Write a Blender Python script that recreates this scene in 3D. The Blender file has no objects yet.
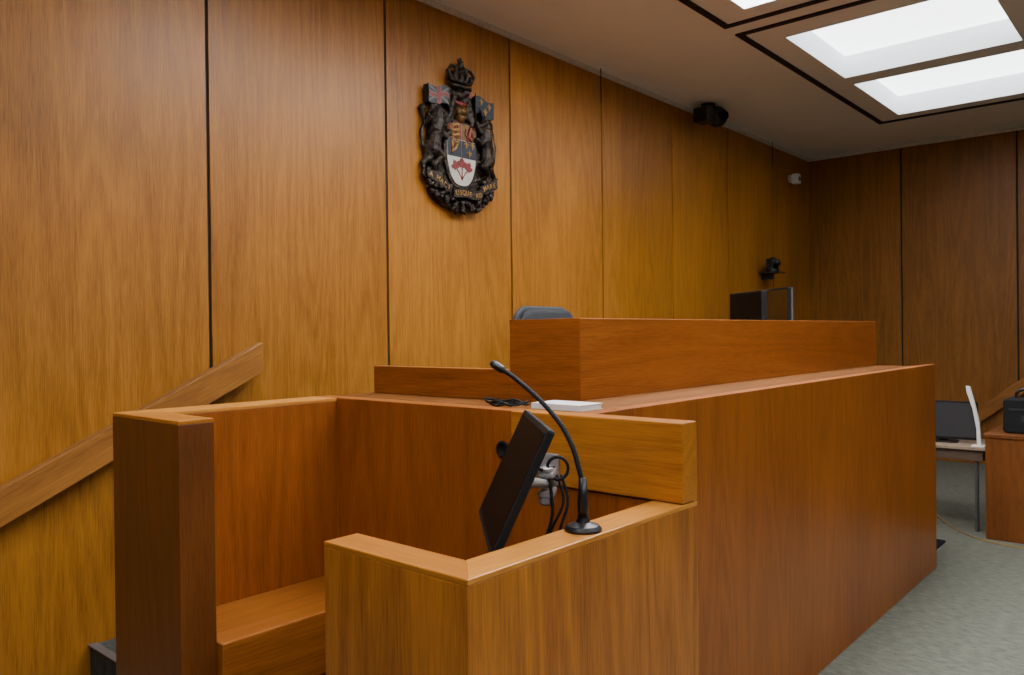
import bpy, bmesh, math, random
from mathutils import Vector, Matrix, Euler
random.seed(4)
SC = bpy.context.scene
C = SC.collection
W = {}

# ------------------------------------------------------------------ colour / materials
def lin(c):
    return tuple((v/255/12.92 if v/255 <= .04045 else ((v/255+.055)/1.055)**2.4) for v in c) + (1,)

def newmat(name):
    m = bpy.data.materials.new(name); m.use_nodes = True
    nt = m.node_tree
    b = nt.nodes['Principled BSDF']
    return m, nt, b

def N(nt, t, **kw):
    n = nt.nodes.new(t)
    for k, v in kw.items(): setattr(n, k, v)
    return n

def plain(name, rgb, rough=.5, metal=0, var=.12, scale=30, spec=.5, bump=0):
    m, nt, b = newmat(name)
    tc = N(nt, 'ShaderNodeTexCoord'); no = N(nt, 'ShaderNodeTexNoise'); no.inputs['Scale'].default_value = scale
    no.inputs['Detail'].default_value = 3
    nt.links.new(tc.outputs['Object'], no.inputs['Vector'])
    r = N(nt, 'ShaderNodeValToRGB'); c = lin(rgb)
    r.color_ramp.elements[0].position = .3; r.color_ramp.elements[1].position = .7
    r.color_ramp.elements[0].color = tuple(v*(1-var) for v in c[:3])+(1,)
    r.color_ramp.elements[1].color = tuple(min(1, v*(1+var)) for v in c[:3])+(1,)
    nt.links.new(no.outputs['Fac'], r.inputs['Fac']); nt.links.new(r.outputs['Color'], b.inputs['Base Color'])
    b.inputs['Roughness'].default_value = rough; b.inputs['Metallic'].default_value = metal
    b.inputs['Specular IOR Level'].default_value = spec
    if bump:
        n2 = N(nt, 'ShaderNodeTexNoise'); n2.inputs['Scale'].default_value = 55; n2.inputs['Detail'].default_value = 4
        nt.links.new(tc.outputs['Object'], n2.inputs['Vector'])
        bp = N(nt, 'ShaderNodeBump'); bp.inputs['Strength'].default_value = bump; bp.inputs['Distance'].default_value = .012
        nt.links.new(n2.outputs['Fac'], bp.inputs['Height']); nt.links.new(bp.outputs['Normal'], b.inputs['Normal'])
    return m

def wood(name, dark, light, axis='z', rough=.36, panel=None, ringk=13, spec=.35, figure=.08):
    m, nt, b = newmat(name); L = nt.links.new
    tc = N(nt, 'ShaderNodeTexCoord')
    ai = 'xyz'.index(axis)
    def mapped(g, o):
        mp = N(nt, 'ShaderNodeMapping'); s = [o, o, o]; s[ai] = g
        mp.inputs['Scale'].default_value = s
        L(tc.outputs['Object'], mp.inputs['Vector']); return mp.outputs['Vector']
    def math_(op, a, bb=None):
        n = N(nt, 'ShaderNodeMath', operation=op)
        for i, v in enumerate((a, bb)):
            if v is None: continue
            if isinstance(v, (int, float)): n.inputs[i].default_value = v
            else: L(v, n.inputs[i])
        return n.outputs[0]
    wv = None
    if panel:
        pax, p0, pw = panel
        sp = N(nt, 'ShaderNodeSeparateXYZ'); L(tc.outputs['Object'], sp.inputs[0])
        q = math_('FLOOR', math_('DIVIDE', math_('SUBTRACT', sp.outputs['xyz'.index(pax)], p0), pw))
        wn = N(nt, 'ShaderNodeTexWhiteNoise', noise_dimensions='1D'); L(math_('ADD', q, 3.37), wn.inputs['W'])
        wv = wn.outputs['Value']
    def noise(vec, scale, detail, dist=0):
        n = N(nt, 'ShaderNodeTexNoise', noise_dimensions='4D')
        n.inputs['Scale'].default_value = scale; n.inputs['Detail'].default_value = detail
        n.inputs['Distortion'].default_value = dist
        L(vec, n.inputs['Vector'])
        if wv is not None: L(math_('MULTIPLY', wv, 41.0), n.inputs['W'])
        return n.outputs['Fac']
    n1 = noise(mapped(.20, 2.2), 1.6, 1.0, .1)
    n2 = noise(mapped(3.0, 190), 1, 4)
    n5 = noise(mapped(12, 320), 1, 2)
    n3 = noise(mapped(.5, 50), 1, 3)
    n4 = noise(mapped(.8, 1.8), 1, 2)
    ring = math_('PINGPONG', math_('ADD', math_('MULTIPLY', n1, ringk), math_('MULTIPLY', n2, .35)), .5)
    ring = math_('MULTIPLY', ring, 2)
    v = math_('ADD', math_('ADD', math_('MULTIPLY', math_('SUBTRACT', ring, .5), figure), math_('MULTIPLY', n2, .22)),
              math_('ADD', math_('MULTIPLY', n3, .08), math_('MULTIPLY', n4, .30)))
    v = math_('ADD', v, math_('MULTIPLY', n5, .40))
    r = N(nt, 'ShaderNodeValToRGB')
    r.color_ramp.elements[0].position = .34; r.color_ramp.elements[1].position = .66
    r.color_ramp.elements[0].color = lin(dark); r.color_ramp.elements[1].color = lin(light)
    L(v, r.inputs['Fac'])
    col = r.outputs['Color']
    if wv is not None:
        hs = N(nt, 'ShaderNodeHueSaturation'); L(col, hs.inputs['Color'])
        L(math_('ADD', math_('MULTIPLY', wv, .14), .93), hs.inputs['Value']); col = hs.outputs['Color']
    L(col, b.inputs['Base Color'])
    b.inputs['Roughness'].default_value = rough
    b.inputs['Specular IOR Level'].default_value = spec
    bp = N(nt, 'ShaderNodeBump'); bp.inputs['Strength'].default_value = .03; bp.inputs['Distance'].default_value = .002
    L(n2, bp.inputs['Height']); L(bp.outputs['Normal'], b.inputs['Normal'])
    return m

def carpet(name, a, bcol, streak):
    m, nt, b = newmat(name); L = nt.links.new
    tc = N(nt, 'ShaderNodeTexCoord')
    mp = N(nt, 'ShaderNodeMapping'); mp.inputs['Scale'].default_value = streak; L(tc.outputs['Object'], mp.inputs['Vector'])
    n1 = N(nt, 'ShaderNodeTexNoise'); n1.inputs['Scale'].default_value = 1; n1.inputs['Detail'].default_value = 6; L(mp.outputs[0], n1.inputs['Vector'])
    n2 = N(nt, 'ShaderNodeTexNoise'); n2.inputs['Scale'].default_value = 180; n2.inputs['Detail'].default_value = 2; L(tc.outputs['Object'], n2.inputs['Vector'])
    ad = N(nt, 'ShaderNodeMath', operation='ADD'); L(n1.outputs['Fac'], ad.inputs[0]); L(n2.outputs['Fac'], ad.inputs[1])
    mu = N(nt, 'ShaderNodeMath', operation='MULTIPLY'); L(ad.outputs[0], mu.inputs[0]); mu.inputs[1].default_value = .5
    r = N(nt, 'ShaderNodeValToRGB'); r.color_ramp.elements[0].position = .34; r.color_ramp.elements[1].position = .66
    r.color_ramp.elements[0].color = lin(a); r.color_ramp.elements[1].color = lin(bcol)
    L(mu.outputs[0], r.inputs['Fac']); L(r.outputs['Color'], b.inputs['Base Color'])
    b.inputs['Roughness'].default_value = .95; b.inputs['Specular IOR Level'].default_value = .1
    bp = N(nt, 'ShaderNodeBump'); bp.inputs['Strength'].default_value = .3; bp.inputs['Distance'].default_value = .003
    L(n2.outputs['Fac'], bp.inputs['Height']); L(bp.outputs['Normal'], b.inputs['Normal'])
    return m

def emit(name, rgb, s):
    m, nt, b = newmat(name)
    b.inputs['Base Color'].default_value = (.8, .8, .8, 1)
    b.inputs['Emission Color'].default_value = rgb+(1,); b.inputs['Emission Strength'].default_value = s
    return m

PW = 1.22; XF = 10.65; YW = 3.98; ZC = 3.875; XO = XF+.028
M = {}
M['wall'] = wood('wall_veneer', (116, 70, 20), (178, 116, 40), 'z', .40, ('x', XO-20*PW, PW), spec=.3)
M['wallb'] = wood('far_wall_veneer_dimmed', (98, 59, 17), (154, 99, 36), 'z', .44, ('y', 2.84-10*1.23, 1.23), spec=.28)  # wall veneer again, colour lowered for the dimmer light at the far end
M['bench'] = wood('bench_veneer', (116, 60, 18), (176, 101, 36), 'z', .34)
M['bench_x'] = wood('bench_veneer_long', (112, 57, 17), (172, 99, 36), 'x', .34)
M['bench_y'] = wood('bench_veneer_cross', (104, 53, 16), (166, 94, 33), 'y', .34)
M['counter'] = wood('counter_veneer', (76, 40, 13), (124, 70, 26), 'z', .4)
M['deck'] = wood('deck_veneer', (76, 44, 16), (128, 78, 31), 'x', .6, spec=.12)
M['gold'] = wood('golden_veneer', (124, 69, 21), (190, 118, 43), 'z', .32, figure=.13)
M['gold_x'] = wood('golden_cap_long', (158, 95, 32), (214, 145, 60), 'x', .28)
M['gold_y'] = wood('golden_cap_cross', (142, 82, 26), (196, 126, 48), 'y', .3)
M['red'] = wood('brown_veneer', (104, 52, 14), (162, 89, 29), 'z', .34)
M['red_x'] = wood('brown_long', (104, 55, 16), (160, 94, 33), 'x', .36)
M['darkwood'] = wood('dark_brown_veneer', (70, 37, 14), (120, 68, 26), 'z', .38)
M['rail'] = wood('rail_wood', (112, 69, 27), (168, 111, 48), 'x', .4)
M['groove'] = plain('groove_black', (24, 15, 9), .8)
M['ceil'] = plain('ceiling_paint', (224, 226, 224), .9, 0, .02, 3)
M['trimw'] = plain('trim_cream', (200, 196, 184), .7)
M['black'] = plain('black_plastic', (18, 18, 19), .4)
M['blackm'] = plain('black_matte', (14, 14, 15), .7, spec=.3)
M['screen'] = plain('dark_screen', (13, 12, 11), .5, 0, .05, spec=.08)
M['gloss'] = plain('glossy_screen', (12, 11, 11), .08, 0, .05, spec=1.0)
M['slate'] = plain('slate_screen', (48, 48, 49), .5, 0, .05)
M['grey'] = plain('grey_fabric', (33, 35, 39), .8)
M['greyrim'] = plain('grey_rim', (48, 51, 56), .6)
M['silver'] = plain('silver_grey', (160, 160, 160), .36, .4)
M['dullmetal'] = plain('dull_metal', (96, 95, 94), .45, .4)
M['white'] = plain('white_plastic', (224, 222, 218), .5, 0, .03)
M['paper'] = plain('white_paper', (236, 234, 230), .8, 0, .02)
M['tabletop'] = plain('beige_laminate', (140, 120, 98), .6, 0, .05)
M['apron'] = plain('taupe_apron', (84, 66, 50), .6, 0, .05)
M['nosing'] = plain('aluminium_nosing', (112, 112, 110), .4, .5)
M['carpet'] = carpet('grey_carpet', (80, 82, 73), (120, 121, 108), (50, 16, 1))
M['stepcarpet'] = carpet('dark_step_carpet', (52, 52, 48), (84, 83, 76), (45, 20, 20))
M['redcarpet'] = carpet('dark_red_carpet', (52, 14, 14), (84, 24, 22), (10, 10, 1))
M['mat'] = carpet('charcoal_mat', (22, 23, 28), (36, 37, 44), (40, 40, 1))
M['yellow'] = plain('yellow_cable', (150, 118, 40), .5)
M['well'] = plain('light_well_white', (238, 240, 242), .8, 0, .02)
M['diff0'] = emit('skylight_glow_behind', (.97, .97, 1.0), 7.5)
M['diff1'] = emit('skylight_glow_middle', (.96, .97, 1.0), 22)
M['diff1b'] = emit('added_fill_glow_front', (.96, .97, 1.0), 14)  # glow of the unseen second row, added as fill
M['diff1c'] = emit('added_fill_glow_floor', (.96, .97, 1.0), 9)  # also second row, out of view, added to brighten the bench front
M['diff2'] = emit('skylight_glow_far', (.94, .97, 1.0), 4.8)
M['bronze'] = plain('dark_bronze', (44, 35, 27), .36, .55, .6, 25, bump=.8)
M['brass'] = plain('old_gold', (104, 77, 41), .42, .6, .4, 40)
M['gilt'] = plain('gilt_paint', (146, 110, 56), .45, .2, .15, 40)
M['crimson'] = plain('crest_red', (108, 25, 20), .5, 0, .25)
M['blue'] = plain('crest_blue', (22, 26, 37), .5, 0, .2)
M['cream'] = plain('crest_white', (172, 166, 152), .55, 0, .08)
M['dimcream'] = plain('crest_dull_white', (96, 88, 77), .55, .1, .15)

# ------------------------------------------------------------------ mesh helpers
def box(bm, x0, x1, y0, y1, z0, z1, mat=None, mi=0):
    vs = [Vector((x, y, z)) for x in (x0, x1) for y in (y0, y1) for z in (z0, z1)]
    if mat is not None: vs = [mat @ v for v in vs]
    v = [bm.verts.new(p) for p in vs]
    for f in ((0, 1, 3, 2), (4, 6, 7, 5), (0, 4, 5, 1), (2, 3, 7, 6), (0, 2, 6, 4), (1, 5, 7, 3)):
        bm.faces.new([v[i] for i in f]).material_index = mi

def prism(bm, poly, a0, a1, fn=None, mi=0):
    fn = fn or (lambda u, v, w: Vector((u, v, w)))
    lo = [bm.verts.new(fn(u, v, a0)) for u, v in poly]; hi = [bm.verts.new(fn(u, v, a1)) for u, v in poly]
    n = len(poly)
    fs = [bm.faces.new(hi), bm.faces.new(lo[::-1])]
    for i in range(n): fs.append(bm.faces.new((lo[i], lo[(i+1) % n], hi[(i+1) % n], hi[i])))
    for f in fs: f.material_index = mi

def tube(bm, pts, rad, n=10, flat=None):
    pts = [Vector(p) for p in pts]
    if isinstance(rad, (int, float)): rad = [rad]*len(pts)
    t0 = (pts[1]-pts[0]).normalized()
    up = Vector((0, 0, 1)) if abs(t0.z) < .9 else Vector((1, 0, 0))
    a = t0.cross(up).normalized(); prev = None; rings = []
    for i, p in enumerate(pts):
        t = (pts[min(i+1, len(pts)-1)]-pts[max(i-1, 0)]).normalized()
        a = (a - t*a.dot(t)).normalized(); b = t.cross(a)
        rings.append([bm.verts.new(p+(a*math.cos(2*math.pi*k/n)+b*math.sin(2*math.pi*k/n))*rad[i]) for k in range(n)])
    for r0, r1 in zip(rings, rings[1:]):
        for k in range(n): bm.faces.new((r0[k], r0[(k+1) % n], r1[(k+1) % n], r1[k]))
    bm.faces.new(rings[0][::-1]); bm.faces.new(rings[-1])

def smooth_path(pts, k=6):
    P = [Vector(p) for p in pts]; out = []
    for i in range(len(P)-1):
        p0 = P[max(i-1, 0)]; p1 = P[i]; p2 = P[i+1]; p3 = P[min(i+2, len(P)-1)]
        for j in range(k):
            t = j/k
            out.append(.5*((2*p1)+(p2-p0)*t+(2*p0-5*p1+4*p2-p3)*t*t+(3*p1-p0-3*p2+p3)*t**3))
    out.append(P[-1]); return out

def ball(bm, c, r, sx=1, sy=1, sz=1, u=14, v=9):
    bmesh.ops.create_uvsphere(bm, u_segments=u, v_segments=v, radius=1,
        matrix=Matrix.Translation(Vector(c)) @ Matrix.Diagonal((r*sx, r*sy, r*sz, 1)))

def lathe(bm, prof, mat=None, n=28):
    mat = mat or Matrix.Identity(4); rings = []
    for r, z in prof:
        rings.append([bm.verts.new(mat @ Vector((r*math.cos(2*math.pi*k/n), r*math.sin(2*math.pi*k/n), z))) for k in range(n)])
    for a, b in zip(rings, rings[1:]):
        for k in range(n): bm.faces.new((a[k], a[(k+1) % n], b[(k+1) % n], b[k]))
    bm.faces.new(rings[0][::-1]); bm.faces.new(rings[-1])

def rrect(w, h, r, k=5, cx=0, cy=0):
    out = []
    for qx, qy, a0 in ((1, 1, 0), (-1, 1, 90), (-1, -1, 180), (1, -1, 270)):
        for i in range(k+1):
            a = math.radians(a0+90*i/k)
            out.append((cx+qx*(w/2-r)+r*math.cos(a), cy+qy*(h/2-r)+r*math.sin(a)))
    return out

CLAMP = [None]
def obj(name, bm, mats, parent=None, bevel=0, smooth=False, world=True, label=None):
    if not isinstance(mats, (list, tuple)): mats = [mats]
    bmesh.ops.recalc_face_normals(bm, faces=bm.faces)
    if CLAMP[0] is not None:
        for v in bm.verts: v.co.y = min(v.co.y, CLAMP[0])
    if parent is not None and world: bm.transform(W[parent.name].inverted())
    me = bpy.data.meshes.new(name); bm.to_mesh(me); bm.free()
    for m in mats: me.materials.append(m)
    if smooth:
        for p in me.polygons: p.use_smooth = True
    o = bpy.data.objects.new(name, me); C.objects.link(o)
    if parent is not None: o.parent = parent; W[o.name] = W[parent.name]
    else: W[o.name] = Matrix.Identity(4)
    if bevel:
        md = o.modifiers.new('bevel', 'BEVEL'); md.width = bevel; md.segments = 2; md.limit_method = 'ANGLE'
    if label: o['label'] = label
    return o

def tag(o, label, cat, group=None):
    o['label'] = label; o['category'] = cat
    if group: o['group'] = group
    return o

def thing(name, label, cat, loc=(0, 0, 0), rot=(0, 0, 0), group=None):
    o = bpy.data.objects.new(name, None); C.objects.link(o)
    o.location = loc; o.rotation_euler = rot; o.empty_display_size = .1
    W[o.name] = Matrix.LocRotScale(Vector(loc), Euler(rot), None)
    return tag(o, label, cat, group)

def struct(name, bm, mats, **k):
    o = obj(name, bm, mats, **k); o['kind'] = 'structure'; return o

def B(*a, **k):
    bm = bmesh.new(); box(bm, *a, **k); return bm

# ------------------------------------------------------------------ camera
cam = bpy.data.cameras.new('camera'); cam.lens = 28; cam.sensor_width = 36; cam.clip_start = .05
co = bpy.data.objects.new('camera', cam); C.objects.link(co); SC.camera = co
Rm = Matrix.Rotation(math.radians(-48.96), 4, 'Z') @ Matrix.Rotation(math.radians(90-.31), 4, 'X') @ Matrix.Rotation(math.radians(-.67), 4, 'Z')
co.matrix_world = Matrix.Translation((0, 0, 1.6)) @ Rm

# ------------------------------------------------------------------ room
XL = -4; YN = -5; GW = .010
bm = bmesh.new(); box(bm, XL, XF+.011, YW+.012, YW+.06, 0, ZC+.05, mi=1)
box(bm, XO-PW+GW, XF, YW, YW+.012, 0, ZC+.05, mi=0)
for i in range(1, 12):
    x1 = XO-PW*i; x0 = x1-PW
    box(bm, x0+GW, x1-GW, YW, YW+.012, 0, ZC+.05, mi=0)
struct('wall_back', bm, [M['wall'], M['groove']])
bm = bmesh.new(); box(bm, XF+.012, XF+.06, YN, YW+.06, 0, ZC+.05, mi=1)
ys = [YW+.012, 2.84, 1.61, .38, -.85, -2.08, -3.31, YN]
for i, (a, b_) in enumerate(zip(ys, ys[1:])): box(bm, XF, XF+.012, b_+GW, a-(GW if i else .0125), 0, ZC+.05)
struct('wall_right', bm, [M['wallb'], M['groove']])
struct('floor', B(XL, XF, YN, YW, -.05, 0), M['carpet'])
mods = [(-1.76, .82), (2.0, .82), (5.76, .82), (-1.76, -2.6), (2.0, -2.6)]  # last two: unseen second row, added to light the bench front
def lights_of(x0): return [(x0+.34, x0+1.69), (x0+1.94, x0+3.36)]
holes = set()
for x0, y0 in mods:
    for h in lights_of(x0): holes.add((h, round(y0+.26, 3)))
xs = sorted({XL, XF} | {v for x0 in (-1.76, 2.0, 5.76) for h in lights_of(x0) for v in h})
yb = [YN, round(-2.6+.26, 3), -2.6+1.63, round(.82+.26, 3), .82+1.63, YW]
bm = bmesh.new()
for i in range(len(xs)-1):
    for j in range(5):
        if ((xs[i], xs[i+1]), yb[j]) in holes: continue
        v = [bm.verts.new((x, y, ZC)) for x, y in ((xs[i], yb[j]), (xs[i+1], yb[j]), (xs[i+1], yb[j+1]), (xs[i], yb[j+1]))]
        bm.faces.new(v)
bmesh.ops.remove_doubles(bm, verts=bm.verts, dist=1e-5)
struct('ceiling', bm, M['ceil'])
bm = bmesh.new(); box(bm, XL, XF-.03, YW-.025, YW, ZC-.035, ZC); struct('trim_1', bm, M['trimw'])
bm = bmesh.new(); box(bm, XF-.025, XF, YN, YW, ZC-.035, ZC); struct('trim_2', bm, M['trimw'])

names = ['square white skylight pair in black outline, behind the viewer beside the back wall', 'skylight pair in black outline cut by the top edge, its corner near the ceiling camera',
         'two bright square skylights in a black outline nearest the far wall', 'added unseen fill light pair in black outline, behind the viewer and away from the back wall',
         'added unseen fill light pair in black outline over the open floor right of the bench']
for (x0, y0), lab, dm in zip(mods, names, ('diff0', 'diff1', 'diff2', 'diff1b', 'diff1c')):
    t = thing('skylight', lab, 'skylight', (x0+1.8, y0+.95, ZC))
    bm = bmesh.new(); y1, x1 = y0+1.89, x0+3.59; w = .05
    box(bm, x0, x1, y0, y0+w, ZC-.012, ZC); box(bm, x0, x1, y1-w, y1, ZC-.012, ZC)
    box(bm, x0, x0+w, y0+w, y1-w, ZC-.012, ZC); box(bm, x1-w, x1, y0+w, y1-w, ZC-.012, ZC)
    obj('outline_trim', bm, M['groove'], t)
    ya, yc = y0+.26, y0+1.63
    for a, b_ in lights_of(x0):
        bm = bmesh.new(); Hh = ZC+.22
        box(bm, a-.03, a, ya-.03, yc+.03, ZC+.001, Hh); box(bm, b_, b_+.03, ya-.03, yc+.03, ZC+.001, Hh)
        box(bm, a, b_, ya-.03, ya, ZC+.001, Hh); box(bm, a, b_, yc, yc+.03, ZC+.001, Hh)
        wl = obj('light_well', bm, M['well'], t)
        obj('diffuser', B(a, b_, ya, yc, Hh-.02, Hh), M[dm], wl)
for x, lab in (((XO-4*PW)*.985, 'hair-thin dark rod hanging at the wall seam right of the coat of arms'), ((XO-PW)*.985, 'hair-thin dark rod hanging at the wall seam near the small white camera')):
    bm = bmesh.new(); tube(bm, [(x, 3.92, ZC-.30), (x, 3.92, ZC-.0005)], .0045, 8)
    tag(obj('hanging_rod', bm, M['groove'], None), lab, 'rod')

# platform and steps behind the witness box
struct('platform', B(2.22, 5.80, 2.645, YW-.001, 0, .68), M['carpet'])
t = thing('steps', 'grey carpeted steps with metal nosings rising along the back wall under the handrail', 'steps', (1.8, 3.3, 0))
for i in range(2):
    xa = 1.512+.354*i; z = .150*(i+1)
    obj('tread', B(xa, xa+.354, 2.65, YW-.001, 0, z), M['stepcarpet'], t)
    obj('nosing', B(xa-.010, xa+.03, 2.65, YW-.001, z, z+.006), M['nosing'], t)

# ------------------------------------------------------------------ handrails
ang = math.atan2(.61, 1.27)
t = thing('handrail', 'sloping flat wooden handrail board fixed along the back wall', 'handrail', (2.38, 3.9, 1.485), (0, -ang, 0))
tn = math.tan(ang)*.074
bm = bmesh.new(); prism(bm, [(-2.4, -.074), (-tn, -.074), (tn, .074), (-2.4, .074)], -.03, .03, lambda u, v, w: Vector((u, w, v))); obj('rail_board', bm, M['rail'], t, bevel=.004, world=False)
for d in (-.35, -1.2, -2.1):
    bm = bmesh.new(); box(bm, d-.03, d+.03, .03, .079, -.03, .03); obj('bracket', bm, M['groove'], t, world=False)
a2 = math.atan2(.9, 1.1)
t = thing('handrail', 'sloping wooden handrail board on the far wall behind the black case', 'handrail', (XF-.06, 1.7, .82), (0, -a2, -math.pi/2))
bm = bmesh.new(); box(bm, -.55, .95, -.025, .025, -.07, .07); obj('rail_board', bm, M['rail'], t, bevel=.004, world=False)
for d in (-.3, .7):
    bm = bmesh.new(); box(bm, d-.03, d+.03, .025, .058, -.03, .03); obj('bracket', bm, M['groove'], t, world=False)

# ------------------------------------------------------------------ witness box
H = 1.361; HR = 1.148
t = thing('witness_box', 'waist high wooden witness box with open side, seat ledge and low front rail', 'witness box', (1.45, 1.8, 0))
cap = .012; XA, XB = 1.080, 1.188; YA, YB0, YB1 = 2.20, 2.50, 2.640
wing = [(XA, YA), (XB, YA), (XB, YB0), (XA, YB1)]; back = [(XB, YB0), (1.85, YB0), (1.85, YB1), (XA, YB1)]
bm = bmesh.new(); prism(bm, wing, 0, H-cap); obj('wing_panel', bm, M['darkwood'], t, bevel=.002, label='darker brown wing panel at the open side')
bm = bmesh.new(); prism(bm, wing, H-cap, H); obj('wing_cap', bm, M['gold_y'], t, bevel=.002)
bm = bmesh.new(); prism(bm, back, 0, H-cap); obj('back_panel', bm, M['red'], t, bevel=.002)
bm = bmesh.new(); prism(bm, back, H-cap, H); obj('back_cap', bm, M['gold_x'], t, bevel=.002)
G0 = 1.043
side = [(G0, 1.023), (G0+.092, 1.118), (G0+.092, 1.463), (G0, 1.463)]; fr = [(G0, 1.023), (1.92, 1.023), (1.92, 1.118), (G0+.092, 1.118)]
bm = bmesh.new(); prism(bm, side, 0, HR-cap); obj('gate_side_panel', bm, M['gold'], t, bevel=.002)
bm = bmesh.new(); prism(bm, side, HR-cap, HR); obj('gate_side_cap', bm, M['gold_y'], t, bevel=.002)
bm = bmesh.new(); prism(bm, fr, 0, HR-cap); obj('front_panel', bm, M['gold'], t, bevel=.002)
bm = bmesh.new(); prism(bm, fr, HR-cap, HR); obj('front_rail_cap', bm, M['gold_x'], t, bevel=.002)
YS = 1.612
bm = bmesh.new(); box(bm, 1.85, 1.92, YS+.002, YB1, 0, H); obj('side_panel', bm, M['red'], t, bevel=.002)
bm = bmesh.new(); box(bm, 1.85, 1.92, 1.118, YS+.002, 0, HR-.001); obj('lower_side_panel', bm, M['red'], t, bevel=.002)
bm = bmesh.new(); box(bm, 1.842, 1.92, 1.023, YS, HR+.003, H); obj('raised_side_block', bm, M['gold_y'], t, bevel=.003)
bm = bmesh.new(); box(bm, XB+.001, 1.849, 2.17, YB0-.001, .50, .70); obj('seat_ledge', bm, M['red_x'], t, bevel=.004)
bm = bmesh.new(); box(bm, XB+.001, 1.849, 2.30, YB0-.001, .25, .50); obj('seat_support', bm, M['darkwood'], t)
obj('box_floor', B(1.15, 1.849, 1.12, YB0-.002, 0, .25), M['redcarpet'], t)
bm = bmesh.new()
mt = Matrix.Translation((1.85, 1.652, 1.238)) @ Matrix.Rotation(-math.pi/2, 4, 'Y')
lathe(bm, [(.027, -.0), (.027, .004), (.021, .006), (.016, .001), (.001, .0005)], mt)
obj('cable_grommet', bm, M['blackm'], t, smooth=True, label='round black cable grommet')

# ------------------------------------------------------------------ judge's bench
DZ = H-.014; DL = 1.330
t = thing('judge_bench', 'long brown wooden judge bench with raised counter box on top', 'judge bench', (3.9, 1.9, 0))
bm = bmesh.new(); box(bm, 1.921, 5.87, 1.364, 1.42, 0, H-.002); obj('front_panel', bm, M['bench'], t, bevel=.002)
bm = bmesh.new(); box(bm, 5.81, 5.87, 1.421, 2.6, 0, H-.016); obj('end_panel', bm, M['bench'], t)
bm = bmesh.new(); prism(bm, [(1.921, 1.421), (5.81, 1.421), (5.81, 2.08), (2.40, 2.08), (2.40, 1.78), (1.921, 1.78)], 1.29, DZ); obj('deck', bm, M['deck'], t)
bm = bmesh.new(); prism(bm, [(1.921, 1.781), (2.399, 1.781), (2.399, 2.95), (2.0, 2.95), (2.0, 2.644), (1.921, 2.644)], 1.29, DL); obj('deck_return', bm, M['deck'], t)
bm = bmesh.new(); box(bm, 2.0, 2.05, 2.65, 2.95, .69, 1.29); obj('return_support', bm, M['bench'], t)
YC = 2.085
bm = bmesh.new(); prism(bm, [(2.38, 1.74), (5.885, 1.74), (5.885, YC), (2.42, YC), (2.42, 1.78)], DZ, 1.653); obj('raised_counter', bm, M['bench_x'], t, bevel=.003)
bm = bmesh.new(); prism(bm, [(2.38, 1.74), (2.42, 1.78), (2.42, YC), (2.38, YC)], DL, 1.653); obj('raised_counter_end', bm, M['bench_y'], t, bevel=.002)
bm = bmesh.new(); box(bm, 2.38, 2.44, YC+.001, 2.93, DL, 1.455); obj('side_ledge', bm, M['bench_y'], t, bevel=.003)
bm = bmesh.new(); box(bm, 2.441, 5.885, YC+.001, 2.60, 1.39, 1.42); obj('worktop', bm, M['bench_x'], t)
bm = bmesh.new(); box(bm, 5.84, 5.885, YC+.001, 2.60, .69, 1.39); obj('worktop_support', bm, M['bench'], t)

# ------------------------------------------------------------------ gooseneck microphone
MX = 1.472
t = thing('gooseneck_microphone', 'black gooseneck microphone on a round base on the witness box rail', 'microphone', (MX, 1.073, HR))
bm = bmesh.new(); lathe(bm, [(.043, HR+.0005), (.043, HR+.006), (.036, HR+.013), (.016, HR+.02), (.013, HR+.03)], Matrix.Translation((MX, 1.073, 0))); obj('base', bm, M['black'], t)
bm = bmesh.new(); lathe(bm, [(.012, HR+.03), (.0128, HR+.06), (.0115, HR+.075), (.009, HR+.12)], Matrix.Translation((MX, 1.073, 0)), 16); obj('stem', bm, M['black'], t, smooth=True)
pp = smooth_path([(MX, 1.073, HR+.11), (1.474, 1.085, 1.29), (1.478, 1.105, 1.335), (1.484, 1.143, 1.384), (1.492, 1.212, 1.438), (1.498, 1.294, 1.487), (1.5, 1.34, 1.509)], 14)
bm = bmesh.new(); tube(bm, pp, [.0055+.0009*(i % 2) for i in range(len(pp))], 10); obj('gooseneck', bm, M['blackm'], t, smooth=True)
d = (Vector((1.5, 1.372, 1.523))-Vector((1.5, 1.335, 1.5065))).normalized(); p0 = Vector((1.5, 1.335, 1.5065))
bm = bmesh.new(); tube(bm, [p0, p0+d*.004, p0+d*.03, p0+d*.042, p0+d*.047], [.0075, .0098, .0108, .009, .004], 14); obj('mic_head', bm, M['black'], t, smooth=True)

# ------------------------------------------------------------------ witness monitor
A = Vector((1.680, 1.420, 1.39)); Bp = Vector((1.362, 1.083, 1.39))
ex = (A-Bp).normalized(); pl = Vector((-ex.y, ex.x, 0)); dd = pl*.425+Vector((0, 0, -.905)); nn = pl*.905+Vector((0, 0, .425))
cen = (A+Bp)/2+dd*.155
Mm = Matrix(((ex.x, -dd.x, nn.x, cen.x), (ex.y, -dd.y, nn.y, cen.y), (ex.z, -dd.z, nn.z, cen.z), (0, 0, 0, 1)))
t = thing('witness_monitor', 'tilted thin black monitor on a metal arm inside the witness box', 'monitor', tuple(cen))
bm = bmesh.new(); prism(bm, rrect(.463, .31, .008), -.018, 0, lambda u, v, w: Mm @ Vector((u, v, w))); hs = obj('housing', bm, M['blackm'], t, bevel=.003)
bm = bmesh.new(); box(bm, -.218, .218, -.138, .142, 0, .0015, Mm); obj('screen', bm, M['screen'], hs)
bm = bmesh.new(); box(bm, -.10, .10, -.09, .09, -.036, -.018, Mm); obj('rear_housing', bm, M['blackm'], t, bevel=.006)
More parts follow.
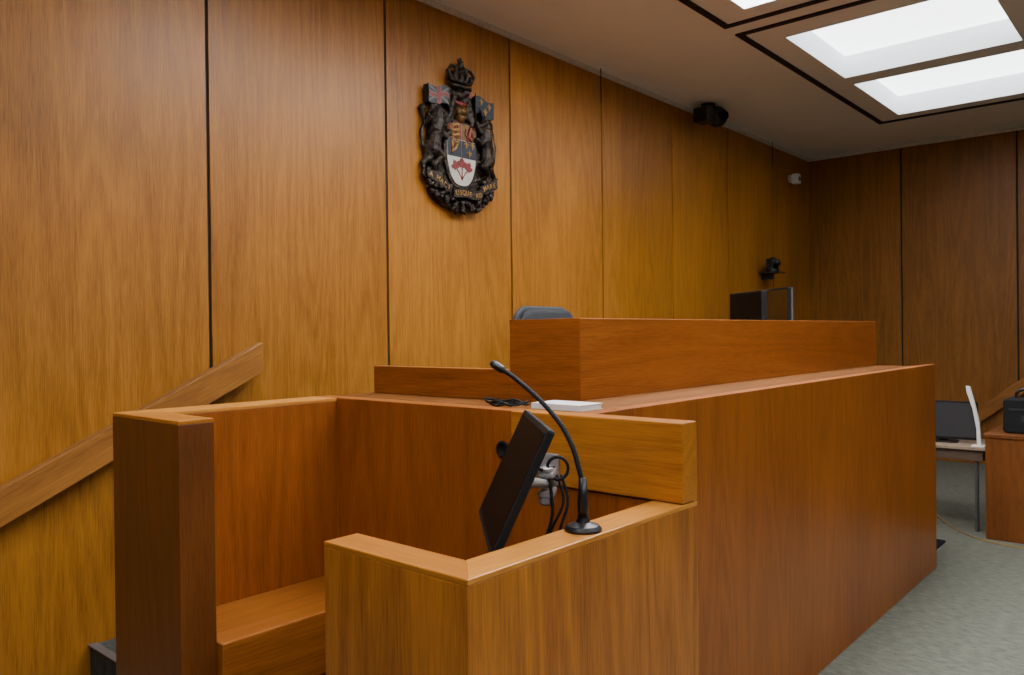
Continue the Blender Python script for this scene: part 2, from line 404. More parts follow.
bm = bmesh.new(); box(bm, -.05, .05, -.05, .05, -.046, -.036, Mm); obj('mount_plate', bm, M['silver'], t, bevel=.003)
e = Mm @ Vector((.02, 0, -.046))
bm = bmesh.new(); box(bm, 1.830, 1.842, 1.425, 1.50, 1.153, 1.245); obj('wall_bracket', bm, M['silver'], t, bevel=.003)
cc = Vector((1.722, 1.376, 1.19))
az = math.atan2(e.y-1.46, e.x-1.826)
Mc = Matrix.Translation(cc) @ Matrix.Rotation(az, 4, 'Z')
for dz in (-.040, .012):
    bm = bmesh.new(); box(bm, -.040, .038, -.023, .023, dz, dz+.018, Mc); obj('arm_link', bm, M['silver'], t, bevel=.005)
bm = bmesh.new(); lathe(bm, [(.015, -.062), (.022, -.056), (.022, -.042), (.014, -.039), (.014, .030), (.021, .031), (.021, .039), (.009, .043)], Mc @ Matrix.Translation((.020, 0, 0)), 18); obj('pivot', bm, M['silver'], t)
bm = bmesh.new(); lathe(bm, [(.014, -.056), (.019, -.051), (.019, -.042), (.013, -.039), (.013, .031), (.018, .032), (.018, .039)], Mc @ Matrix.Translation((-.024, 0, 0)), 18); obj('pivot', bm, M['dullmetal'], t)
bm = bmesh.new(); tube(bm, [e, Mc @ Vector((.020, 0, -.006))], .013, 14); obj('arm', bm, M['silver'], t, smooth=True)
bm = bmesh.new(); tube(bm, [Mc @ Vector((-.024, 0, -.006)), (1.832, 1.462, 1.195)], .013, 14); obj('arm', bm, M['silver'], t, smooth=True)
vx = Vector((.6566, -.7542, 0)); lc = Vector((1.735, 1.35, 1.228)); loop = []
for i in range(13):
    a = math.radians(200-32*i); loop.append(lc+vx*.028*math.cos(a)+Vector((0, 0, .030*math.sin(a)))+Vector((-.0012*i, -.0012*i, 0)))
bm = bmesh.new()
tube(bm, smooth_path([tuple(Mm @ Vector((.1, .03, -.03)))]+loop+[lc+vx*-.02+Vector((-.03, -.03, -.12)), lc+vx*-.05+Vector((-.03, -.03, -.22)), lc+vx*-.06+Vector((-.03, -.03, -.35))], 5), .0046, 8)
obj('cable', bm, M['blackm'], t, smooth=True)
for k_ in range(2):
    bm = bmesh.new(); q = .012*k_
    tube(bm, smooth_path([lc+vx*(.01-q)+Vector((0, 0, -.02)), lc+vx*(.024-q)+Vector((-.02, -.02, -.09)), lc+vx*(-.005-2*q)+Vector((-.03, -.03, -.18)), lc+vx*(-.03-2*q)+Vector((-.03, -.03, -.34))], 6), .0038, 8)
    obj('cable', bm, M['blackm'], t, smooth=True)

# ------------------------------------------------------------------ things on the bench
t = thing('book', 'thin white book lying on the bench deck beside the raised counter', 'book', (2.1, 1.6, DZ))
z = DZ+.0004
bm = bmesh.new(); box(bm, 2.055, 2.168, 1.502, 1.698, z+.002, z+.017); obj('pages', bm, M['paper'], t)
bm = bmesh.new(); box(bm, 2.05, 2.172, 1.498, 1.702, z+.017, z+.0195); box(bm, 2.05, 2.172, 1.498, 1.702, z, z+.002); box(bm, 2.05, 2.054, 1.498, 1.702, z+.002, z+.017); obj('cover', bm, M['white'], t)
bm = bmesh.new()
pts = []
for i in range(30):
    a = i*.62; r = .035+.014*math.sin(i*.9)
    pts.append((2.15+r*math.cos(a)*.8, 1.90+r*2.2*math.sin(a), DL+.0060+.004*(i % 4)+.0006*i))
tube(bm, smooth_path(pts, 4), .0038, 6)
tag(obj('cable_coil', bm, M['blackm'], None, smooth=True), 'small heap of coiled black cable on the bench deck behind the microphone', 'cable')

# ------------------------------------------------------------------ judge's chair
cx, cy, pz = 4.0, 2.98, .68
t = thing('office_chair', 'dark charcoal high backed chair whose rounded top shows above the raised counter', 'chair', (cx, cy, pz))
fn = lambda u, v, w: Vector((cx+u, cy+.24-w, v))
bm = bmesh.new(); prism(bm, rrect(.57, .69, .11, 10, 0, 1.425), -.015, .02, fn); obj('back_shell', bm, M['greyrim'], t, bevel=.015)
bm = bmesh.new(); prism(bm, rrect(.52, .64, .09, 10, 0, 1.43), .0205, .075, fn); obj('backrest', bm, M['grey'], t, bevel=.03, smooth=True)
bm = bmesh.new(); prism(bm, rrect(.50, .46, .07, 6, cx, cy-.07), pz+.42, pz+.50); obj('seat', bm, M['grey'], t, bevel=.02)
bm = bmesh.new(); box(bm, cx-.03, cx+.03, cy+.1, cy+.26, pz+.38, pz+.42); box(bm, cx-.03, cx+.03, cy+.256, cy+.286, pz+.42, pz+.55); obj('back_support', bm, M['black'], t)
bm = bmesh.new(); tube(bm, [(cx, cy, pz+.09), (cx, cy, pz+.42)], .03, 14); obj('post', bm, M['black'], t)
for k in range(5):
    a = k*2*math.pi/5+.3; bm = bmesh.new()
    tube(bm, [(cx, cy, pz+.1), (cx+.28*math.cos(a), cy+.28*math.sin(a), pz+.07)], [.028, .018], 8); f = obj('foot', bm, M['black'], t)
    bm = bmesh.new(); ball(bm, (cx+.28*math.cos(a), cy+.28*math.sin(a), pz+.031), .03); obj('caster', bm, M['blackm'], f, smooth=True)
for s in (-1, 1):
    bm = bmesh.new(); box(bm, cx+s*.29-.03, cx+s*.29+.03, cy-.16, cy+.12, pz+.67, pz+.70); box(bm, cx+s*.29-.02, cx+s*.29+.02, cy-.04, cy+.02, pz+.46, pz+.67)
    box(bm, cx+s*.26-.05, cx+s*.26+.05, cy-.04, cy+.02, pz+.44, pz+.46); obj('armrest', bm, M['black'], t, bevel=.006)

def desk_monitor(name, label, x, y, z, az, w, h, top, light_side=False, scr='screen'):
    t = thing(name, label, 'monitor', (x, y, z), (0, 0, math.radians(az)))
    zt = top-z
    bm = bmesh.new(); prism(bm, rrect(w, h, .008, 3, 0, zt-h/2), -.02, .02, lambda u, v, q: Vector((u, q, v))); hs = obj('housing', bm, M['blackm'], t, bevel=.003, world=False)
    bm = bmesh.new(); box(bm, -w/2+.012, w/2-.012, .02, .0215, zt-h+.02, zt-.012); obj('screen', bm, M[scr], hs, world=False)
    bm = bmesh.new(); box(bm, -.03, .03, -.05, -.02, .012, zt-h/2); obj('stand', bm, M['black'], t, world=False)
    bm = bmesh.new(); prism(bm, rrect(.22, .17, .02), .0005, .012); obj('foot', bm, M['black'], t, world=False)
    if light_side:
        bm = bmesh.new(); box(bm, -w/2-.004, -w/2, -.012, .0, zt-h+.01, zt-.01); obj('edge_trim', bm, M['dullmetal'], t, world=False, label='grey side edge')
    return t
desk_monitor('computer_monitor', 'dark desk monitor above the raised counter, the left one of the pair', 5.15, 2.35, 1.42, 50.5, .48, .31, 1.86)
desk_monitor('computer_monitor', 'dark desk monitor above the raised counter, the right one with grey edge', 5.53, 2.31, 1.42, 48, .46, .33, 1.895, True, 'gloss')

# ------------------------------------------------------------------ cameras on wall
t = thing('ceiling_camera', 'large black camera hung below the ceiling by the back wall', 'camera', (7.35, 3.75, ZC))
bm = bmesh.new(); lathe(bm, [(.07, ZC-.02), (.07, ZC-.0005)], Matrix.Translation((7.35, 3.75, 0))); obj('mount', bm, M['black'], t)
bm = bmesh.new(); tube(bm, [(7.35, 3.75, ZC-.02), (7.35, 3.75, ZC-.06)], .03, 12); obj('neck', bm, M['black'], t)
bm = bmesh.new(); prism(bm, rrect(.19, .15, .03, 4, 7.27, ZC-.13), 3.67, 3.83, lambda u, v, w: Vector((u, w, v))); obj('body', bm, M['black'], t, bevel=.012)
bm = bmesh.new(); ball(bm, (7.44, 3.70, ZC-.12), .105); obj('lens_ball', bm, M['black'], t, smooth=True)
bm = bmesh.new(); lathe(bm, [(.05, 0), (.05, .03), (.04, .04), (.03, .03)], Matrix.Translation((7.40, 3.62, ZC-.13)) @ Matrix.Rotation(math.pi/2, 4, 'X') @ Matrix.Rotation(-.6, 4, 'Y')); obj('lens', bm, M['screen'], t)

t = thing('wall_camera', 'small white camera on the back wall near the far corner', 'camera', (9.95, YW, 3.5))
bm = bmesh.new(); lathe(bm, [(.05, 0), (.05, .02)], Matrix.Translation((9.98, YW-.0005, 3.52)) @ Matrix.Rotation(math.pi/2, 4, 'X')); obj('mount', bm, M['white'], t)
bm = bmesh.new(); tube(bm, [(9.98, YW-.02, 3.52), (9.97, YW-.05, 3.51)], .018, 10); obj('bracket', bm, M['white'], t)
bm = bmesh.new(); prism(bm, rrect(.13, .13, .04, 5, 9.96, 3.505), 3.84, 3.935, lambda u, v, w: Vector((u, w, v))); obj('body', bm, M['white'], t, bevel=.02)
bm = bmesh.new(); lathe(bm, [(.03, 0), (.03, .006)], Matrix.Translation((9.955, 3.84, 3.50)) @ Matrix.Rotation(math.pi/2, 4, 'X'), 16); obj('lens', bm, M['dullmetal'], t)

t = thing('pan_tilt_camera', 'black pan-tilt camera on a small wall shelf behind the desk monitors', 'camera', (9.12, YW, 2.28))
bm = bmesh.new(); box(bm, 9.02, 9.24, 3.74, YW-.0005, 2.27, 2.285); box(bm, 9.11, 9.15, 3.84, YW-.0005, 2.2, 2.27); obj('shelf', bm, M['black'], t)
bm = bmesh.new(); lathe(bm, [(.075, 2.285), (.075, 2.32), (.05, 2.33)], Matrix.Translation((9.12, 3.85, 0))); obj('base', bm, M['black'], t)
for x in (9.03, 9.185):
    bm = bmesh.new(); box(bm, x, x+.025, 3.81, 3.89, 2.32, 2.44); obj('yoke_arm', bm, M['black'], t, bevel=.005)
bm = bmesh.new(); ball(bm, (9.12, 3.85, 2.40), .063); tube(bm, [(9.12, 3.85, 2.40), (9.1, 3.76, 2.39)], [.04, .035], 14); obj('head', bm, M['black'], t, smooth=True)

# ------------------------------------------------------------------ far right furniture
t = thing('wooden_counter', 'brown wooden counter at the right edge of the room', 'counter', (7.2, .4, 0))
bm = bmesh.new(); box(bm, 6.89, 7.58, -.4, 1.262, 0, .77); obj('body', bm, M['counter'], t, bevel=.003)
bm = bmesh.new(); box(bm, 6.88, 7.60, -.42, 1.272, .77, .80); obj('top', bm, M['counter'], t, bevel=.003)
t = thing('equipment_case', 'black case with handle standing on the wooden counter', 'case', (7.12, 1.0, .80))
bm = bmesh.new(); prism(bm, rrect(.36, .26, .03, 4, .98, .932), 6.98, 7.22, lambda u, v, w: Vector((w, u, v))); obj('body', bm, M['blackm'], t, bevel=.012)
for q in ((.84, 1.12, .975, .99), (.92, 1.04, .89, .94)):
    bm = bmesh.new(); box(bm, 6.974, 6.98, *q); obj('latch', bm, M['grey'], t)
bm = bmesh.new(); tube(bm, smooth_path([(7.1, .93, 1.055), (7.1, .94, 1.11), (7.1, 1.01, 1.135), (7.1, 1.08, 1.11), (7.1, 1.09, 1.055)], 5), .012, 8); obj('handle', bm, M['black'], t)
t = thing('side_table', 'small beige topped table between the bench end and wooden counter', 'table', (7.3, 1.65, 0))
bm = bmesh.new(); box(bm, 7.05, 7.62, 1.29, 2.15, .64, .665); obj('tabletop', bm, M['tabletop'], t, bevel=.004)
bm = bmesh.new(); box(bm, 7.07, 7.59, 1.31, 2.12, .56, .64); obj('apron', bm, M['apron'], t)
for x in (7.1, 7.57):
    for y in (1.36, 2.1):
        bm = bmesh.new(); tube(bm, [(x, y, .0005), (x, y, .56)], .015, 10); obj('leg', bm, M['dullmetal'], t)
desk_monitor('computer_monitor', 'slate grey monitor on the small beige table past the bench end', 7.30, 1.64, .665, 96, .50, .31, 1.0, scr='slate')
t = thing('slanted_stand', 'slim white slanted upright stand beside the monitor on the beige table', 'stand', (7.15, 1.4, .665))
P = [(1.335, .67), (1.365, .67), (1.368, .80), (1.395, .96), (1.435, 1.09), (1.44, 1.14), (1.41, 1.135), (1.375, 1.0), (1.345, .85)]
bm = bmesh.new(); prism(bm, P, 7.14, 7.165, lambda u, v, w: Vector((w, u, v))); obj('upright', bm, M['white'], t, bevel=.005)
bm = bmesh.new(); prism(bm, rrect(.12, .09, .02, 4, 7.15, 1.355), .6655, .672); obj('foot', bm, M['white'], t)
bm = bmesh.new(); tube(bm, smooth_path([(7.75, 1.85, .005), (7.45, 1.72, .005), (7.15, 1.56, .005), (6.95, 1.42, .005), (6.82, 1.28, .005), (6.76, 1.1, .005), (6.72, .9, .005), (6.6, .5, .005)], 6), .0042, 8)
tag(obj('floor_cable', bm, M['yellow'], None, smooth=True), 'yellow cable trailing over the grey carpet in front of the counter', 'cable')
bm = bmesh.new(); prism(bm, rrect(.68, .66, .03, 4, 6.28, 1.80), .0005, .012)
tag(obj('floor_mat', bm, M['mat'], None, bevel=.003), 'charcoal floor mat lying on the carpet behind the bench end', 'mat')

# ------------------------------------------------------------------ coat of arms
CU, CV = 3.985, 2.985; CS = .965; WD = .82
CLAMP[0] = YW-.0006
def K(u, v, w=0): return Vector((CU+u*CS, YW-.0006-w*WD, CV+v*CS))
t = thing('coat_of_arms', 'dark bronze coat of arms with crown, lion, unicorn and painted shield on the back wall', 'coat of arms', tuple(K(0, 0)))

def fuse(name, bm, mat, parent, vox=.006):
    o = obj(name, bm, mat, None)
    md = o.modifiers.new('r', 'REMESH'); md.mode = 'VOXEL'; md.voxel_size = vox
    bpy.context.view_layer.update()
    me = bpy.data.meshes.new_from_object(o.evaluated_get(bpy.context.evaluated_depsgraph_get()))
    o.modifiers.clear(); old = o.data; o.data = me; me.name = name; bpy.data.meshes.remove(old)
    for v in me.vertices: v.co.y = min(v.co.y, YW-.0006)
    me.transform(W[parent.name].inverted())
    for p in me.polygons: p.use_smooth = True
    o.parent = parent; W[o.name] = W[parent.name]
    return o
def limb(bm, pts, n=10, k=1.0):
    tube(bm, [K(*p[:3]) for p in pts], [p[3]*k for p in pts], n)
    for p in pts: ball(bm, K(*p[:3]), p[3]*k, u=10, v=7)
def plate(bm, poly, w0, w1, mi=0): prism(bm, poly, w0, w1, lambda u, v, w: K(u, v, w), mi)

# carved backing that ties the supporters to the shield
bm = bmesh.new()
plate(bm, [(-.27, -.38), (.29, -.38), (.30, -.25), (.24, -.16), (.27, -.02), (.25, .16), (.15, .27), (.06, .345), (-.05, .345), (-.13, .27), (-.24, .16), (-.26, -.02), (-.23, -.16), (-.29, -.25)], 0, .022)
for i in range(46):
    u = random.uniform(-.23, .25); v = random.uniform(-.34, .22); a = random.uniform(0, 6.28)
    limb(bm, [(u, v, .024, .016), (u+.03*math.cos(a), v+.03*math.sin(a), .028, .006)], 6)
fuse('backing', bm, M['bronze'], t, .006)

def shield_poly(s=1, cu=.015, top=.09, bot=-.365, hw=.155):
    out = [(cu-hw*s, top), (cu+hw*s, top)]
    for i in range(1, 13):
        q = i/12; out.append((cu+hw*s*math.cos(q*math.pi/2)**.75 if i < 12 else cu, top+(bot-top)*(.42+.58*math.sin(q*math.pi/2))))
    out += [(2*cu-u, v) for u, v in out[2:-1][::-1]]
    return out
bm = bmesh.new(); plate(bm, shield_poly(1.12, top=.115, bot=-.385), .0, .055); obj('shield_back', bm, M['bronze'], t, bevel=.006)
SU = .015
ps = shield_poly(.96, top=.095, bot=-.36)
bm = bmesh.new(); plate(bm, ps, .055, .062); sh = obj('shield', bm, M['cream'], t)
hw = .147; T0, T1, T2 = .094, -.030, -.155
def q4(u0, u1, v0, v1, m, n):
    bm = bmesh.new(); plate(bm, [(u0, v0), (u1, v0), (u1, v1), (u0, v1)], .062, .066); obj(n, bm, M[m], sh)
q4(SU-hw, SU-.003, T0, T1+.003, 'crimson', 'red_quarter'); q4(SU+.003, SU+hw, T0, T1+.003, 'brass', 'gold_quarter')
q4(SU-hw*.985, SU-.003, T1-.003, T2, 'blue', 'blue_quarter'); q4(SU+.003, SU+hw*.985, T1-.003, T2, 'blue', 'blue_quarter')
def small_lion(bm, u, v, s, w=.07):
    limb(bm, [(u-.4*s, v, w, .14*s), (u, v+.02*s, w, .13*s), (u+.3*s, v+.08*s, w, .17*s)], 8)
    limb(bm, [(u+.45*s, v+.2*s, w, .13*s), (u+.58*s, v+.16*s, w, .07*s)], 8)
    for du, dv in ((-.5, -.3), (-.3, -.32), (.2, -.3), (.55, -.12)): limb(bm, [(u+du*.7*s, v-.05*s, w, .07*s), (u+du*s, v+dv*s, w, .05*s)], 6)
    limb(bm, [(u-.45*s, v+.05*s, w, .04*s), (u-.65*s, v+.25*s, w, .035*s), (u-.45*s, v+.4*s, w, .05*s)], 6)
def rampant(bm, u, v, s, w=.07):
    limb(bm, [(u-.1*s, v-.3*s, w, .15*s), (u, v+.05*s, w, .17*s), (u+.1*s, v+.38*s, w, .15*s), (u+.25*s, v+.36*s, w, .08*s)], 8)
    for a, b_ in (((.05, .1), (.4, .15)), ((.05, 0), (.4, -.1)), ((-.1, -.3), (.25, -.5)), ((-.15, -.3), (-.2, -.6))):
        limb(bm, [(u+a[0]*s, v+a[1]*s, w, .08*s), (u+b_[0]*s, v+b_[1]*s, w, .06*s)], 6)
    limb(bm, [(u-.2*s, v-.3*s, w, .05*s), (u-.45*s, v-.1*s, w, .045*s), (u-.35*s, v+.3*s, w, .06*s)], 6)
def fleur(bm, u, v, s, w=.068):
    plate(bm, [(u, v+s), (u+.22*s, v+.45*s), (u+.1*s, v-.1*s), (u-.1*s, v-.1*s), (u-.22*s, v+.45*s)], w-.004, w+.004)
    for q in (-1, 1):
        plate(bm, [(u+q*x*s, v+y*s) for x, y in ((.08, -.14), (.3, .2), (.5, .45), (.72, .3), (.6, .08), (.5, .2), (.28, -.16))], w-.004, w+.004)
    plate(bm, [(u+x*s, v+y*s) for x, y in ((-.35, -.09), (.35, -.09), (.35, -.26), (-.35, -.26))], w-.0045, w+.006)
    plate(bm, [(u+x*s, v+y*s) for x, y in ((-.1, -.24), (.1, -.24), (.2, -.6), (0, -.75), (-.2, -.6))], w-.004, w+.004)
for v in (.066, .028, -.008):
    bm = bmesh.new(); small_lion(bm, SU-.075, v, .078); fuse('lion_charge', bm, M['gilt'], sh, .003)
bm = bmesh.new(); rampant(bm, SU+.075, .026, .10); fuse('rampant_lion_charge', bm, M['crimson'], sh, .003)
bm = bmesh.new(); h0 = .012
limb(bm, [(SU-.105, -.135+h0, .07, .007), (SU-.105, -.06+h0, .07, .008), (SU-.085, -.05+h0, .07, .008), (SU-.065, -.065+h0, .07, .007), (SU-.04, -.058+h0, .07, .008)], 6)
limb(bm, [(SU-.04, -.058+h0, .07, .008), (SU-.068, -.11+h0, .07, .008), (SU-.105, -.14+h0, .07, .008)], 6)
for q in (.25, .5, .75): limb(bm, [(SU-.105+.055*q, -.06+h0, .068, .003), (SU-.105+.055*q, -.135+.07*q+h0, .068, .003)], 5)
obj('harp_charge', bm, M['gilt'], sh, smooth=True)
for u, v in ((.042, -.060), (.106, -.060), (.074, -.120)):
    bm = bmesh.new(); fleur(bm, SU+u, v, .032); obj('fleur_charge', bm, M['gilt'], sh)
leaf = [(0, 1.0), (.17, .66), (.36, .76), (.27, .3), (.5, .5), (.56, .38), (.86, .42), (.76, .18), (.88, .08), (.45, -.25), (.5, -.42), (.06, -.36), (.06, -.8)]
leaf = leaf+[(-x, y) for x, y in leaf[1:][::-1]]
for k_, (u, v, a) in enumerate(((-.062, -.225, .5), (.062, -.225, -.5), (0, -.205, 0))):
    bm = bmesh.new(); ca, sa = math.cos(a)*.052, math.sin(a)*.052
    plate(bm, [(SU+u+x*ca-y*sa, v+x*sa+y*ca) for x, y in leaf], .062, .0665+.0008*k_); obj('maple_leaf', bm, M['crimson'], sh)
bm = bmesh.new()
for u, v in ((-.038, -.258), (0, -.24), (.038, -.258)): limb(bm, [(SU+u, v, .064, .0035), (SU, -.315, .064, .004)], 6)
obj('leaf_stem', bm, M['crimson'], sh, smooth=True)

# lion supporter
bm = bmesh.new(); kk = 1.14
def lb(p): limb(bm, p, 10, kk)
lb([(-.265, -.14, .05, .05), (-.255, -.06, .055, .046), (-.245, .01, .06, .056), (-.23, .06, .06, .060)])
lb([(-.235, .09, .06, .060), (-.23, .125, .065, .047), (-.20, .125, .082, .029), (-.178, .113, .09, .021)])
for u, v in ((-.272, .178), (-.22, .185)): ball(bm, K(u, v, .065), .016)
for i in range(28):
    a = random.uniform(0, 6.28); u, v = -.265+.060*math.cos(a), .08+.088*math.sin(a)
    limb(bm, [(u, v, .085+.022*(i % 2), .014), (u-.024, v-.04, .08, .005)], 6)
lb([(-.275, -.14, .065, .05), (-.215, -.19, .08, .035), (-.265, -.25, .07, .019), (-.255, -.30, .06, .016), (-.205, -.308, .065, .022)])
lb([(-.295, -.13, .04, .046), (-.305, -.205, .045, .034), (-.355, -.25, .04, .019), (-.345, -.305, .04, .016), (-.30, -.32, .045, .022)])
lb([(-.225, .05, .07, .031), (-.17, .045, .085, .022), (-.14, .095, .08, .018), (-.13, .115, .08, .022)])
lb([(-.23, .0, .07, .031), (-.17, -.035, .09, .022), (-.13, .0, .085, .022)])
lb([(-.31, -.14, .04, .013), (-.35, -.12, .035, .011), (-.355, -.02, .03, .011), (-.325, .05, .03, .011), (-.345, .10, .03, .013), (-.345, .14, .03, .024)])
fuse('lion_supporter', bm, M['bronze'], t, .0036)
# unicorn supporter
bm = bmesh.new(); o_ = .02
def mu(l): return [(-(u)+o_, v, w, r*1.13) for u, v, w, r in l]
limb(bm, mu([(-.265, -.14, .05, .047), (-.255, -.06, .055, .043), (-.245, .01, .06, .053), (-.24, .055, .06, .052)]))
limb(bm, mu([(-.25, .05, .06, .05), (-.258, .10, .06, .037), (-.24, .14, .065, .032), (-.20, .12, .08, .022), (-.168, .10, .09, .018)]))
limb(bm, mu([(-.215, .16, .075, .010), (-.175, .205, .095, .007), (-.15, .235, .10, .003)]))
for u, v in ((-.25, .18),): ball(bm, K(-u+o_, v, .06), .015)
for i in range(9): limb(bm, mu([(-.265, .165-.024*i, .07, .015), (-.325, .14-.024*i, .06, .009)]))
limb(bm, mu([(-.275, -.14, .065, .046), (-.215, -.19, .08, .030), (-.27, -.25, .07, .016), (-.26, -.295, .06, .013), (-.22, -.31, .065, .021)]))
limb(bm, mu([(-.295, -.13, .04, .044), (-.305, -.205, .045, .029), (-.36, -.25, .04, .016), (-.35, -.30, .04, .013), (-.31, -.32, .045, .021)]))
limb(bm, mu([(-.235, .05, .07, .029), (-.18, .06, .085, .019), (-.15, .095, .08, .015), (-.14, .115, .08, .018)]))
limb(bm, mu([(-.24, .0, .07, .029), (-.18, -.025, .09, .019), (-.135, -.005, .085, .018)]))
limb(bm, mu([(-.31, -.14, .04, .014), (-.355, -.11, .035, .017), (-.365, -.02, .03, .021), (-.345, .03, .03, .019), (-.36, .08, .03, .012)]))
fuse('unicorn_supporter', bm, M['bronze'], t, .0036)
bm = bmesh.new(); limb(bm, mu([(-.295, .085, .08, .007), (-.25, .072, .125, .007), (-.205, .085, .10, .007)])); limb(bm, mu([(-.25, .07, .125, .005), (-.29, -.05, .12, .005), (-.25, -.18, .12, .005)])); obj('chain', bm, M['brass'], t, smooth=True)

# flags and poles
FW = .085
for s, nm in ((-1, 'union_flag'), (1, 'fleur_flag')):
    off = o_ if s > 0 else 0
    bm = bmesh.new(); limb(bm, [(s*.125+off, .08, .085, .007), (s*.125+off, .31, FW, .007), (s*.125+off, .34, FW, .003)]); obj('flag_pole', bm, M['bronze'], t, smooth=True)
    bm = bmesh.new(); u0 = s*.130+off; u1 = s*.325+off
    def fl(a, b_):
        return (u0+(u1-u0)*a, .195+.125*b_-.02*a+.010*math.sin(a*7))
    plate(bm, [fl(i/8, 0) for i in range(9)]+[fl(i/8, 1) for i in range(8, -1, -1)], .02, FW); f = obj(nm, bm, M['blue'], t)
    if s < 0:
        bm = bmesh.new()
        for k_, (a0, a1) in enumerate(((0, 1), (1, 0))):
            plate(bm, [fl(0, a0*.88), fl(0, a0*.88+.12), fl(1, a1*.88+.12), fl(1, a1*.88)], FW, FW+.002+.0006*k_)
        plate(bm, [fl(.38, 0), fl(.62, 0), fl(.62, 1), fl(.38, 1)], FW, FW+.004); plate(bm, [fl(i/8, .34) for i in range(9)]+[fl(i/8, .66) for i in range(8, -1, -1)], FW, FW+.0046)
        obj('white_cross', bm, M['dimcream'], f)
        bm = bmesh.new(); plate(bm, [fl(.43, 0), fl(.57, 0), fl(.57, 1), fl(.43, 1)], FW+.003, FW+.007); plate(bm, [fl(i/8, .41) for i in range(9)]+[fl(i/8, .59) for i in range(8, -1, -1)], FW+.003, FW+.0078)
        obj('red_cross', bm, M['crimson'], f)
    else:
        for a, b_ in ((.28, .68), (.72, .68), (.5, .25)):
            bm = bmesh.new(); q = fl(a, b_); fleur(bm, q[0], q[1], .032, FW+.002); obj('fleur', bm, M['gilt'], f)

# helm with mantling
bm = bmesh.new()
ball(bm, K(0.01, .175, .055), .050, 1, .9, 1.05); limb(bm, [(0.01, .15, .05, .042), (0.01, .135, .045, .045)])
for i in range(5): limb(bm, [(-.02+.015*i, .20, .105, .0045), (-.02+.015*i, .155, .108, .0045)], 6)
obj('helm', bm, M['brass'], t, smooth=True)
bm = bmesh.new()
for s in (-1, 1):
    for u, v, a, l in ((.05, .255, 60, .06), (.05, .235, 40, .07), (.05, .21, 20, .08), (.06, .185, 5, .09), (.065, .155, -10, .10), (.07, .135, -35, .08)):
        a = math.radians(a); p = []
        for i in range(7):
            q = i/6; p.append((.01+s*(u+l*q*math.cos(a)+.018*math.sin(q*6)), v+l*q*math.sin(a)+.018*math.cos(q*6), .04+.03*math.sin(q*3), .018*(1-q)+.009))
        limb(bm, p, 8)
fuse('mantling', bm, M['bronze'], t, .0045)
bm = bmesh.new(); limb(bm, [(-.06, .235, .06, .014), (.075, .235, .06, .014)]); obj('wreath', bm, M['crimson'], t, smooth=True)
bm = bmesh.new(); small_lion(bm, -.005, .288, .14, .06); ball(bm, K(.055, .32, .065), .032); ball(bm, K(-.01, .295, .055), .034, 1.5); fuse('crest_lion', bm, M['bronze'], t, .004)
bm = bmesh.new(); plate(bm, [(.105+x*.036, .31+y*.036) for x, y in leaf], .055, .065); obj('crest_leaf', bm, M['crimson'], t)

# crown
cz0 = .355; cw = 1.12
bm = bmesh.new()
ball(bm, K(0, cz0+.055, .05), .088, 1.08, .5, .72)
for v, r in ((cz0, .013), (cz0+.035, .010)):
    limb(bm, [(.095*cw*math.sin(a), v-.012*math.cos(a), .06+.05*math.cos(a), r) for a in [math.radians(x) for x in range(-90, 91, 15)]], 8)
for a in (-75, -45, -15, 15, 45, 75):
    a = math.radians(a); u = .098*cw*math.sin(a); w = .065+.05*math.cos(a)
    limb(bm, [(u, cz0+.035, w, .01), (u*1.05, cz0+.06, w, .015), (u*1.05, cz0+.078, w, .008)], 8)
for s in (-1, -.45, .45, 1):
    limb(bm, [(s*.095*cw, cz0+.05, .085, .012), (s*.118*cw, cz0+.09, .085, .013), (s*.09*cw, cz0+.128, .08, .013), (s*.04, cz0+.135, .075, .013), (0, cz0+.125, .075, .012)], 8)
ball(bm, K(0, cz0+.148, .075), .026); limb(bm, [(0, cz0+.16, .075, .010), (0, cz0+.20, .075, .010)], 8); limb(bm, [(-.022, cz0+.185, .075, .009), (.022, cz0+.185, .075, .009)], 8)
fuse('crown', bm, M['bronze'], t, .0045)

# compartment foliage, ribbon and motto
bm = bmesh.new()
for i in range(120):
    q = random.uniform(-1, 1); u = q*.33+.01; v = -.37+.03*q*q-.19*math.sqrt(max(0, 1-q*q))*random.uniform(.1, 1.0)
    a = random.uniform(0, 6.28); L_ = random.uniform(.03, .055); w = random.uniform(.03, .075)
    limb(bm, [(u-L_*.5*math.cos(a), v-L_*.5*math.sin(a), w, .005), (u, v, w+.012, .015), (u+L_*.5*math.cos(a), v+L_*.5*math.sin(a), w, .004)], 7)
plate(bm, [(.01+.30*math.cos(a), -.41+.135*math.sin(a)) for a in [math.pi*2*k/24 for k in range(24)]], 0, .03)
fuse('floral_compartment', bm, M['bronze'], t, .0045)
for u, v in ((-.16, -.475), (-.08, -.52), (.0, -.535), (.09, -.52), (.17, -.475)):
    bm = bmesh.new()
    for k in range(5):
        a = k*1.2566; ball(bm, K(u+.015*math.cos(a), v+.015*math.sin(a), .085), .012)
    ball(bm, K(u, v, .090), .010)
    obj('flower', bm, M['bronze'], t, smooth=True)
def rib(tt):
    dv = 0 if -.33 <= tt <= .51 else .022
    return (.01+.36*tt, -.425+.105*tt*tt+.010*math.cos(tt*9)+dv)
def seg(bm, a, b_, w0, w1):
    fp = [rib(a+(b_-a)*(i+.001)/12.002) for i in range(13)]
    plate(bm, [(u, v-.033) for u, v in fp]+[(u, v+.033) for u, v in fp[::-1]], w0, w1)
bm = bmesh.new(); seg(bm, -.329, .509, .085, .108)
rb = obj('motto_ribbon', bm, M['bronze'], t)
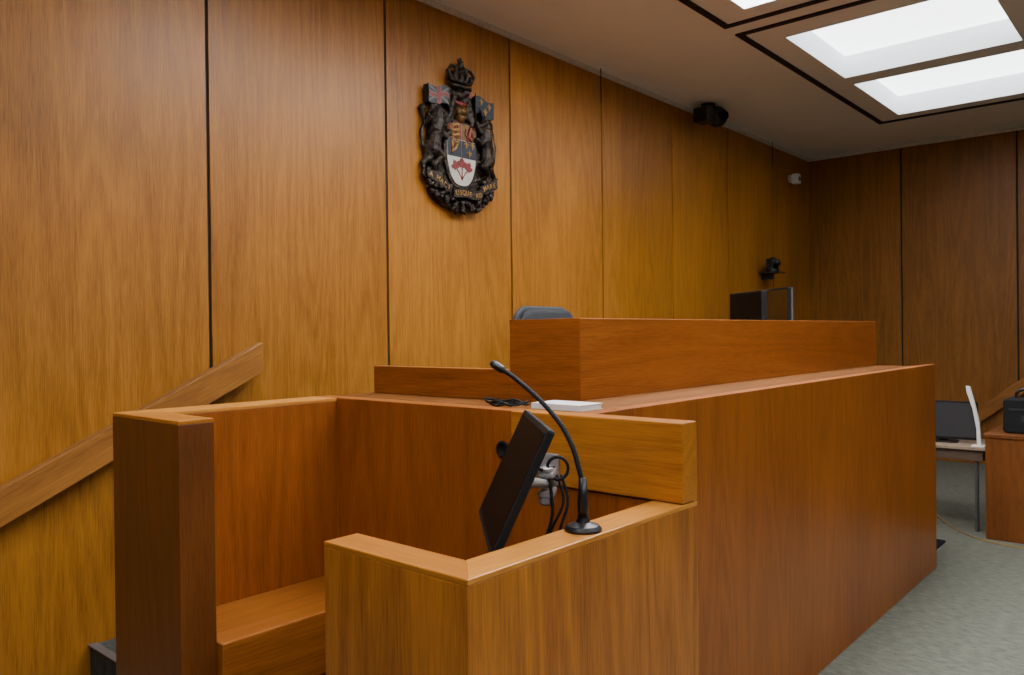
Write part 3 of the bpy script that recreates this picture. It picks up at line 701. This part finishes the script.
bm = bmesh.new(); seg(bm, -1, -.331, .068, .090); u, v = rib(-1); plate(bm, [(u+.03, v-.06), (u-.03, v-.015), (u-.015, v+.02), (u-.035, v+.055), (u+.03, v+.005)], .05, .067)
plate(bm, [(.01-.36*.36, -.47), (.01-.36*.27, -.47), (.01-.36*.30, -.36), (.01-.36*.36, -.37)], .055, .084)
obj('ribbon_end', bm, M['bronze'], rb)
bm = bmesh.new(); seg(bm, .511, 1, .068, .090); u, v = rib(1); plate(bm, [(u-.03, v-.06), (u+.03, v-.015), (u+.015, v+.02), (u+.035, v+.055), (u-.03, v+.005)], .05, .067)
plate(bm, [(.01+.36*.54, -.45), (.01+.36*.46, -.46), (.01+.36*.48, -.35), (.01+.36*.54, -.35)], .055, .084)
obj('ribbon_end', bm, M['bronze'], rb)
def letter(ch, size):
    cu = bpy.data.curves.new('tmp', 'FONT'); cu.body = ch; cu.size = size; cu.extrude = .0015; cu.align_x = 'CENTER'; cu.offset = .0006
    o = bpy.data.objects.new('tmp', cu); C.objects.link(o); bpy.context.view_layer.update()
    me = bpy.data.meshes.new_from_object(o.evaluated_get(bpy.context.evaluated_depsgraph_get()))
    bpy.data.objects.remove(o); bpy.data.curves.remove(cu); return me
txt = 'A MARI USQUE AD MARE'; bm = bmesh.new()
for i, ch in enumerate(txt+' '):
    if ch == ' ':
        obj('motto_word', bm, M['gilt'], rb); bm = bmesh.new(); continue
    tt = -.9+1.8*i/(len(txt)-1); u, v = rib(tt); u2, v2 = rib(tt+.005); a = math.atan2(v2-v, u2-u)
    if abs(a) > .9: a = 0
    me = letter(ch, .046)
    mt = Matrix.Translation(K(u, v, .1095 if -.33 <= tt <= .51 else .0915)) @ Matrix.Rotation(math.pi/2, 4, 'X') @ Matrix.Rotation(a, 4, 'Z') @ Matrix.Translation((0, -.016, 0))
    me.transform(mt); bm.from_mesh(me); bpy.data.meshes.remove(me)
bm.free()
CLAMP[0] = None

# ------------------------------------------------------------------ world
w = bpy.data.worlds.new('world'); SC.world = w; w.use_nodes = True
w.node_tree.nodes['Background'].inputs['Color'].default_value = (1.0, .96, .9, 1)
w.node_tree.nodes['Background'].inputs['Strength'].default_value = .11
